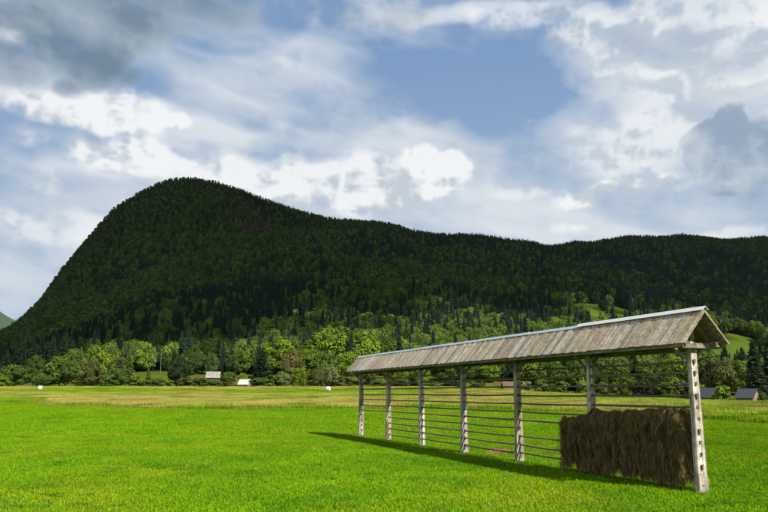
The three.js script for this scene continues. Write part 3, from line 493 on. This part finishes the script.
TREES.forEach(([x, d, top, width, kind, tone, label], i) => {
  const y = height(x, d), h = Math.max(1.5, top - y), conifer = kind === 'spruce' || kind === 'larch', wide = conifer ? Math.max(width * 1.25, h * 0.3) : Math.max(width * 1.3, kind === 'bush' ? 2 : h * 0.5);
  const t = thing({ round: 'broadleaf_tree', bush: 'shrub', willow: 'willow_shrub', spruce: 'spruce_tree', larch: 'larch_tree' }[kind], label, kind === 'bush' ? 'shrub' : kind === 'willow' ? 'shrub' : 'tree', kind === 'bush' || kind === 'willow' ? 'shrubs of the far hedge' : 'trees along the far edge of the meadow');
  t.position.set(x, y - 0.15, -d); t.rotation.y = i * 2.39;
  const c = part('crown', CR[kind][i % CR[kind].length], TONE[tone], t); c.scale.set(wide, h, wide);
  const k = part('trunk', conifer ? spireTrunk : TK[i % TK.length], barkMat, t); k.scale.set(conifer ? h * 0.5 : Math.min(wide, h * 0.9), h, conifer ? h * 0.5 : Math.min(wide, h * 0.9));
});

// ---------------------------------------------------------------- woods on the mountain: one mass
{
  const fr = rng(1234), variants = [];
  for (let i = 0; i < 4; i++) variants.push({ geo: needles(fr, { levels: 17, per: 8, tw: 1, low: 0.02 }), con: true, m: [], c: [] });
  for (let i = 0; i < 4; i++) variants.push({ geo: crown(fr, { lobes: 9, leaves: 620, leaf: 0.115, low: 0.06, spread: 0.3 }), con: false, m: [], c: [] });
  for (let i = 0; i < 3; i++) variants.push({ geo: CR.spruce[i], con: true, m: [], c: [] });
  for (let i = 0; i < 5; i++) variants.push({ geo: CR.round[i], con: false, m: [], c: [] });
  const mat = new THREE.MeshPhysicalMaterial({ specularIntensity: 0.25, vertexColors: true, roughness: 0.95, side: THREE.DoubleSide }), mx = new THREE.Matrix4(), q = new THREE.Quaternion(), up = new THREE.Vector3(0, 1, 0);
  for (let d = 262; d < 1790; ) {
    const st = d < 600 ? 5.2 : d < 1000 ? 5.2 : 5.4;
    for (let x = -0.6 * d - 60; x < 0.62 * d + 60; x += st) {
      const X = x + (fr() - 0.5) * st * 1.1, Dd = d + (fr() - 0.5) * st * 1.1, k1 = fr(), k2 = fr(), k3 = fr(), k4 = fr(), k5 = fr();
      const zr = table(RIDGE, X, 1); if (Dd > zr + 70) continue;
      const zf = 235 + 1.55 * Math.max(0, -110 - X); if (Dd < zf + 6 && X < -130) { if (k1 > 0.5) continue; }
      const cl = clearing(X, Dd); if (cl > 0.08 && k2 > 0.012) continue;
      if (Dd < 300 && fbm(X / 20, Dd / 20, 2) > 0.2) continue;
      const y = height(X, Dd), mixn = fbm(X / 120 + 5, Dd / 160, 3), low = 1 - sm(300, 700, Dd), con = k1 < clamp(0.56 + mixn * 0.9 - low * 0.28 + 0.2 * sm(60, 200, X) - 0.3 * sm(150, 450, -X) - 0.25 * sm(zr - 200, zr - 40, Dd) * sm(0, 200, -X), 0.06, 0.93);
      const brown = (((X + 228) / 36) ** 2 + ((Dd - 1285) / 44) ** 2 < 1 && k4 < 0.8) || (((X + 262) / 16) ** 2 + ((Dd - 1360) / 60) ** 2 < 1 && k4 < 0.45) || (k4 > 0.9975 && Dd > 520);
      const v = variants[Dd < 620 ? (con ? 8 + fl(k2 * 3) : 11 + fl(k2 * 5)) : (con ? 0 : 4) + fl(k2 * 4)], big = fbm(X / 60, Dd / 60, 2), h = (con ? 12 + k3 * 8 : 8.5 + k3 * 6) * (1 + big * 0.4) * (1 - 0.42 * sm(zr - 260, zr - 60, Dd)) * (Dd < 330 ? 0.85 : Dd > 800 ? 0.86 : 1), w = con ? h * (0.28 + k4 * 0.12 + 0.1 * sm(zr - 260, zr - 60, Dd)) : h * (0.62 + k4 * 0.25);
      q.setFromAxisAngle(up, k5 * 6.283); mx.compose(new THREE.Vector3(X, y - 0.6, -Dd), q, new THREE.Vector3(w, h, w)); v.m.push(...mx.elements);
      const tone = 0.7 + k5 * 0.6 + mixn * 0.5; let c = con ? [0.017, 0.034, 0.02] : [lerp(0.034, 0.095, k3), lerp(0.065, 0.145, k3), 0.02];
      if (brown) c = [0.105, 0.082, 0.062];
      v.c.push(c[0] * tone, c[1] * tone, c[2] * tone);
    }
    d += st;
  }
  for (const v of variants) {
    const n = v.m.length / 16, im = new THREE.InstancedMesh(v.geo, mat, n); im.name = numbered(v.con ? 'conifer_forest' : 'broadleaf_forest');
    im.instanceMatrix.array.set(v.m); im.instanceColor = new THREE.InstancedBufferAttribute(new Float32Array(v.c), 3);
    im.userData = { kind: 'stuff', label: v.con ? 'dark conifers of the wood covering the mountain' : 'broadleaf trees of the wood covering the mountain', category: 'forest' }; scene.add(im);
  }
}

// ---------------------------------------------------------------- huts, bales, pole
const hutMat = { grey: woodMat(0.72, 0.7, 0.7, gB), white: new THREE.MeshStandardMaterial({ color: new THREE.Color(0.42, 0.42, 0.4), roughness: 0.7 }), dark: new THREE.MeshStandardMaterial({ color: new THREE.Color(0.04, 0.046, 0.056), roughness: 0.85, bumpMap: gB, bumpScale: 0.01 }), brown: woodMat(0.3, 0.22, 0.16), plank: woodMat(0.7, 0.56, 0.43), pale: new THREE.MeshStandardMaterial({ color: new THREE.Color(0.4, 0.4, 0.39), roughness: 0.8 }) };
function hut(name, label, category, x, d, turn, w, l, wallH, ridgeH, roofMat, wallMat, door) {
  const t = thing(name, label, category); t.position.set(x, height(x, d) - 0.05, -d); t.rotation.y = turn;
  const s = new THREE.Shape(); s.moveTo(-w / 2, -0.4); s.lineTo(w / 2, -0.4); s.lineTo(w / 2, wallH); s.lineTo(0, ridgeH - 0.06); s.lineTo(-w / 2, wallH); s.closePath();
  const g = new THREE.ExtrudeGeometry(s, { depth: l, bevelEnabled: false }); g.translate(0, 0, -l / 2); part('wall', grainUV(g, 0.3), wallMat, t);
  const a = Math.atan2(ridgeH - wallH, w / 2), SL = Math.hypot(w / 2, ridgeH - wallH) + 0.5;
  for (const sd of [1, -1]) { const m = part('roof_slope', grainUV(new THREE.BoxGeometry(SL, 0.1, l + 0.7), 0.3, sd), roofMat, t); m.position.set(sd * Math.cos(a) * SL / 2, ridgeH - Math.sin(a) * SL / 2 + 0.04, 0); m.rotation.z = -sd * a; }
  const rc = part('ridge_cap', grainUV(new THREE.BoxGeometry(0.24, 0.06, l + 0.72), 0.3), roofMat, t); rc.position.y = ridgeH + 0.1;
  if (door) { const dm = part('door', grainUV(new THREE.BoxGeometry(w * 0.26, 1.7, 0.06), 0.3), hutMat.brown, t); dm.position.set(w * 0.1, 0.8, l / 2 + 0.035); }
  for (let k = -2; k <= 2; k++) { const b = part('batten', new THREE.BoxGeometry(0.08, wallH, 0.03), wallMat, t); b.position.set(k * w / 5, wallH / 2, l / 2 + 0.018); }
  return t;
}
hut('shed', 'grey roofed wooden shed half hidden behind shrubs', 'shed', -55.5, 244, Math.PI / 2 + 0.12, 3.6, 4.0, 1.8, 3.5, hutMat.grey, hutMat.brown);
hut('shed', 'small shed with a whitish roof right of the grey roofed shed', 'shed', -42.6, 230, Math.PI / 2 - 0.25, 2.6, 2.9, 1.1, 2.4, hutMat.white, hutMat.plank);
hut('hut', 'dark grey roofed hut with a brown plank gable behind the tall grass at right', 'hut', 89, 184, 0.62, 3.9, 4.2, 1.8, 3.8, hutMat.dark, hutMat.plank, true);
hut('hut', 'dark roof showing behind the shrubs left of the plank gabled hut', 'hut', 85, 196, 0.62, 3.6, 3.8, 1.9, 4.2, hutMat.dark, hutMat.brown);
hut('hut', 'brown roofed hut seen through the rails of the fifth bay', 'hut', 40, 236, Math.PI / 2 + 0.1, 4, 5.4, 1.5, 3.6, hutMat.brown, hutMat.brown);
hut('hut', 'pale roofed hut on the slope seen through the nearest bay', 'hut', 118, 344, Math.PI / 2 + 0.1, 4.5, 6, 1.2, 4, hutMat.pale, hutMat.brown);
{
  const film = new THREE.MeshPhysicalMaterial({ color: new THREE.Color(0.6, 0.61, 0.6), roughness: 0.4, clearcoat: 0.3, bumpMap: gB, bumpScale: 0.02 });
  const bale = (x, d, turn, label) => {
    const t = thing('wrapped_bale', label, 'bale', 'hay bales wrapped in white film'); t.position.set(x, height(x, d), -d); t.rotation.y = turn;
    const pr = []; for (let i = 0; i <= 10; i++) { const a = i / 10, rr = 0.66 * Math.pow(Math.sin(Math.PI * clamp(a * 0.88 + 0.06, 0, 1)), 0.22); pr.push(new THREE.Vector2(i === 0 || i === 10 ? 0.001 : rr, a * 1.25 - 0.625)); }
    const b = part('wrapping', grainUV(new THREE.LatheGeometry(pr, 22).rotateZ(Math.PI / 2), 0.6), film, t); b.position.y = 0.62; t.scale.setScalar(0.86);
    for (const sx of [-0.3, 0.05, 0.33]) { const f = part('film_overlap', new THREE.TorusGeometry(0.655, 0.012, 5, 22).rotateY(Math.PI / 2), film, t); f.position.set(sx, 0.62, 0); }
  };
  bale(-80.5, 176, 0.3, 'white wrapped bale lying in the meadow at far left'); bale(-12.3, 166, -0.2, 'white wrapped bale lying in the meadow left of the rack');
  const pole = thing('utility_pole', 'thin grey pole rising above the low hedge at left', 'pole'); pole.position.set(-80, height(-80, 268), -268);
  const shaft = part('shaft', new THREE.CylinderGeometry(0.06, 0.09, 7.2, 8), hutMat.grey, pole); shaft.position.y = 3.4; const arm = part('crossarm', new THREE.BoxGeometry(0.9, 0.1, 0.1), hutMat.grey, pole); arm.position.y = 6.6;
}

// ---------------------------------------------------------------- grass
{
  const gr = rng(888), gmat = new THREE.MeshPhysicalMaterial({ specularIntensity: 0.08, vertexColors: true, roughness: 0.75, side: THREE.DoubleSide });
  const disc = (R) => { const a = gr() * 6.283, d = R * Math.sqrt(gr()) * (gr() < 0.3 ? 1.15 : 0.95); return [Math.cos(a) * d, Math.sin(a) * d]; };
  function tuft(R, n, len, wid, { clover = 0, seed = 0, lean = 0.6 } = {}) {
    const T = new Tris();
    for (let i = 0; i < n; i++) {
      const [x, z] = disc(R), a = gr() * 6.283, l = len * (0.5 + gr() * 0.8), w = wid * (0.6 + gr() * 0.8), k = 0.55 + gr() * 0.85, ye = gr() < 0.15 ? 1 : 0, c = [k * (1 + 0.45 * ye) * (0.9 + gr() * 0.2), k * (1 + 0.05 * ye), k * (1 + ye)], b = gr() * 6.283, t = lean * l * (0.3 + gr());
      const ex = x + Math.cos(b) * t, ez = z + Math.sin(b) * t, mx = x + Math.cos(b) * t * 0.35, mz = z + Math.sin(b) * t * 0.35, ca = Math.cos(a) * w, sa = Math.sin(a) * w;
      T.quad([x - ca, -0.01, z - sa], [x + ca, -0.01, z + sa], [mx + ca * 0.8, l * 0.62, mz + sa * 0.8], [mx - ca * 0.8, l * 0.62, mz - sa * 0.8], c);
      T.tri([mx - ca * 0.8, l * 0.62, mz - sa * 0.8], [mx + ca * 0.8, l * 0.62, mz + sa * 0.8], [ex, l * 0.95, ez], c);
      if (seed && gr() < seed) { const s = len * (0.85 + gr() * 0.35), hx = x + (gr() - 0.5) * 0.2, hz = z + (gr() - 0.5) * 0.2, q = 1 + gr() * 0.5, col = [1.35 * q, 1.1 * q, 2.2 * q]; T.tri([hx - 0.015, s * 0.7, hz], [hx + 0.015, s * 0.7, hz], [hx, s * 1.12, hz + 0.01], col); }
    }
    for (let i = 0; i < clover; i++) { const [x, z] = disc(R), y = len * (0.25 + gr() * 0.5), h = 0.012 + gr() * 0.01, a = gr() * 6.283, ti = (gr() - 0.5) * 0.9, k = 0.75 + gr() * 0.5, ca = Math.cos(a) * h, sa = Math.sin(a) * h; T.quad([x - ca, y, z - sa], [x + sa, y + ti * h, z - ca], [x + ca, y, z + sa], [x - sa, y - ti * h, z + ca], [k * 0.8, k * 0.95, k * 1.4]); }
    return T.geo();
  }
  const put = (name, label, geos, places) => {
    const lists = geos.map(() => ({ m: [], c: [] })), q = new THREE.Quaternion(), mx = new THREE.Matrix4(), up = new THREE.Vector3(0, 1, 0);
    for (const [x, d, s, sy, c] of places) { const L = lists[fl(gr() * geos.length)]; q.setFromAxisAngle(up, gr() * 6.283); mx.compose(new THREE.Vector3(x, height(x, d), -d), q, new THREE.Vector3(s, sy, s)); L.m.push(...mx.elements); L.c.push(...c); }
    geos.forEach((g, i) => { const im = new THREE.InstancedMesh(g, gmat, lists[i].m.length / 16); im.name = numbered(name); im.instanceMatrix.array.set(lists[i].m); im.instanceColor = new THREE.InstancedBufferAttribute(new Float32Array(lists[i].c), 3); im.userData = { kind: 'stuff', label, category: 'grass' }; scene.add(im); });
  };
  const lawnTint = (x, d) => { const n = fbm(x / 3.4 + 3, d / 4.6, 4), m = fbm(x / 0.9, d / 1.2 + 9, 2), dry = 0.75 * sm(-0.1, 0.6, n * 0.8 + m * 0.6), deep = 0.7 * sm(0.02, 0.45, fbm(x / 1.7 + 40, d / 2.2, 3)); return [lerp(0.126, 0.19, dry) * (1 + m * 0.28 - deep * 0.34), lerp(0.265, 0.262, dry) * (1 + m * 0.22 - deep * 0.24), lerp(0.003, 0.007, dry)]; };
  // near mown grass
  const near = [], mid = [], far = [];
  for (let d = 10; d < 42; d += 0.62) for (let x = -0.56 * d - 4; x < 0.56 * d + 4; x += 0.62) { const X = x + (gr() - 0.5) * 0.6, Dd = d + (gr() - 0.5) * 0.6; near.push([X, Dd, 0.9 + gr() * 0.3, 0.75 + gr() * 0.5 + 0.5 * Math.max(0, fbm(X / 2, Dd / 2, 2)), lawnTint(X, Dd)]); }
  put('mown_grass', 'bright green mown grass with clover round the rack', [0, 1, 2, 3, 4].map((k) => tuft(0.62, 900, 0.085, 0.0052, { clover: 260 })), near);
  const leafy = []; for (let i = 0; i < 900; i++) { const d = 11 + gr() * 32, x = (gr() - 0.5) * 1.14 * d; if (fbm(x / 4 + 9, d / 4, 2) > 0.02) leafy.push([x, d, 0.35 + gr() * 0.6, 0.8 + gr() * 0.7, [0.08 + gr() * 0.03, 0.16 + gr() * 0.05, 0.006]]); }
  put('clover_patch', 'darker clover and broad leaved weeds in the mown grass', [0, 1].map(() => tuft(0.34, 60, 0.1, 0.006, { clover: 420 })), leafy);
  const head = mergeGeometries([new THREE.IcosahedronGeometry(0.0075, 1).translate(0, 0.1, 0), new THREE.CylinderGeometry(0.0015, 0.0015, 0.1, 4).translate(0, 0.05, 0)].map((g) => { const n = g.index ? g.toNonIndexed() : g; n.setAttribute('color', new THREE.Float32BufferAttribute(new Float32Array(n.attributes.position.count * 3).fill(1), 3)); return n; }));
  const heads = []; for (let i = 0; i < 1500; i++) { const d = 11 + gr() * 34, x = (gr() - 0.5) * 1.14 * d; if (fbm(x / 3, d / 3, 2) + gr() * 0.3 > 0.05) heads.push([x, d, 0.7 + gr() * 0.6, 0.7 + gr() * 0.5, [0.5, 0.52, 0.36]]); }
  put('clover_flower', 'tiny white clover heads dotted through the mown grass', [head], heads);
  for (let d = 40; d < 122; d += 1.2) for (let x = -0.56 * d - 8; x < 0.56 * d + 8; x += 1.2) { const X = x + (gr() - 0.5) * 1.2, Dd = d + (gr() - 0.5) * 1.2; if (Dd > meadowEdge(X) + gr() * 4) continue; mid.push([X, Dd, 0.9 + gr() * 0.3, 0.8 + gr() * 0.5, lawnTint(X, Dd)]); }
  put('mown_grass', 'bright green mown grass in the middle of the field', [0, 1, 2].map(() => tuft(1.25, 1100, 0.1, 0.009, { clover: 150 })), mid);
  for (let d = 40; d < 214; ) { const st = d < 110 ? 1.3 : 1.9; for (let x = -0.56 * d - 10; x < 0.56 * d + 10; x += st) {
    const X = x + (gr() - 0.5) * st, Dd = d + (gr() - 0.5) * st, e = meadowEdge(X); if (Dd < e - gr() * 3) continue;
    const n = fbm(X / 14, Dd / 22, 3), strip = sm(128, 138, Dd + X * 0.1 + n * 14) * (1 - sm(170, 182, Dd + n * 16)) * (1 - sm(5, 20, X)), right = sm(20, 40, X), weed = (1 - sm(1, 6, Dd - e)) * sm(-0.05, 0.2, fbm(X / 5, 8.8, 2)), gold = clamp(0.66 + n * 1.3 + fbm(X / 3, Dd / 4, 2) * 0.5 - strip * 0.75 - right * 0.12 - weed * 0.8, 0, 1), k = 0.85 + gr() * 0.3;
    far.push([X, Dd, 0.9 + gr() * 0.4, (0.7 + gr() * 0.6) * (1 - strip * 0.7) * (1 + right * 0.55), [lerp(0.115, 0.19, gold) * k, lerp(0.21, 0.205, gold) * k, lerp(0.005, 0.026, gold) * k]]); } d += st; }
  put('meadow_grass', 'tall golden green uncut meadow grass before the trees', [0, 1, 2].map(() => tuft(1.6, 800, 0.42, 0.012, { seed: 0.3, lean: 0.35 })), far);
}

scene.traverse((o) => { if (o.isMesh) { o.castShadow = true; o.receiveShadow = true; } });
renderer.render(scene, camera);
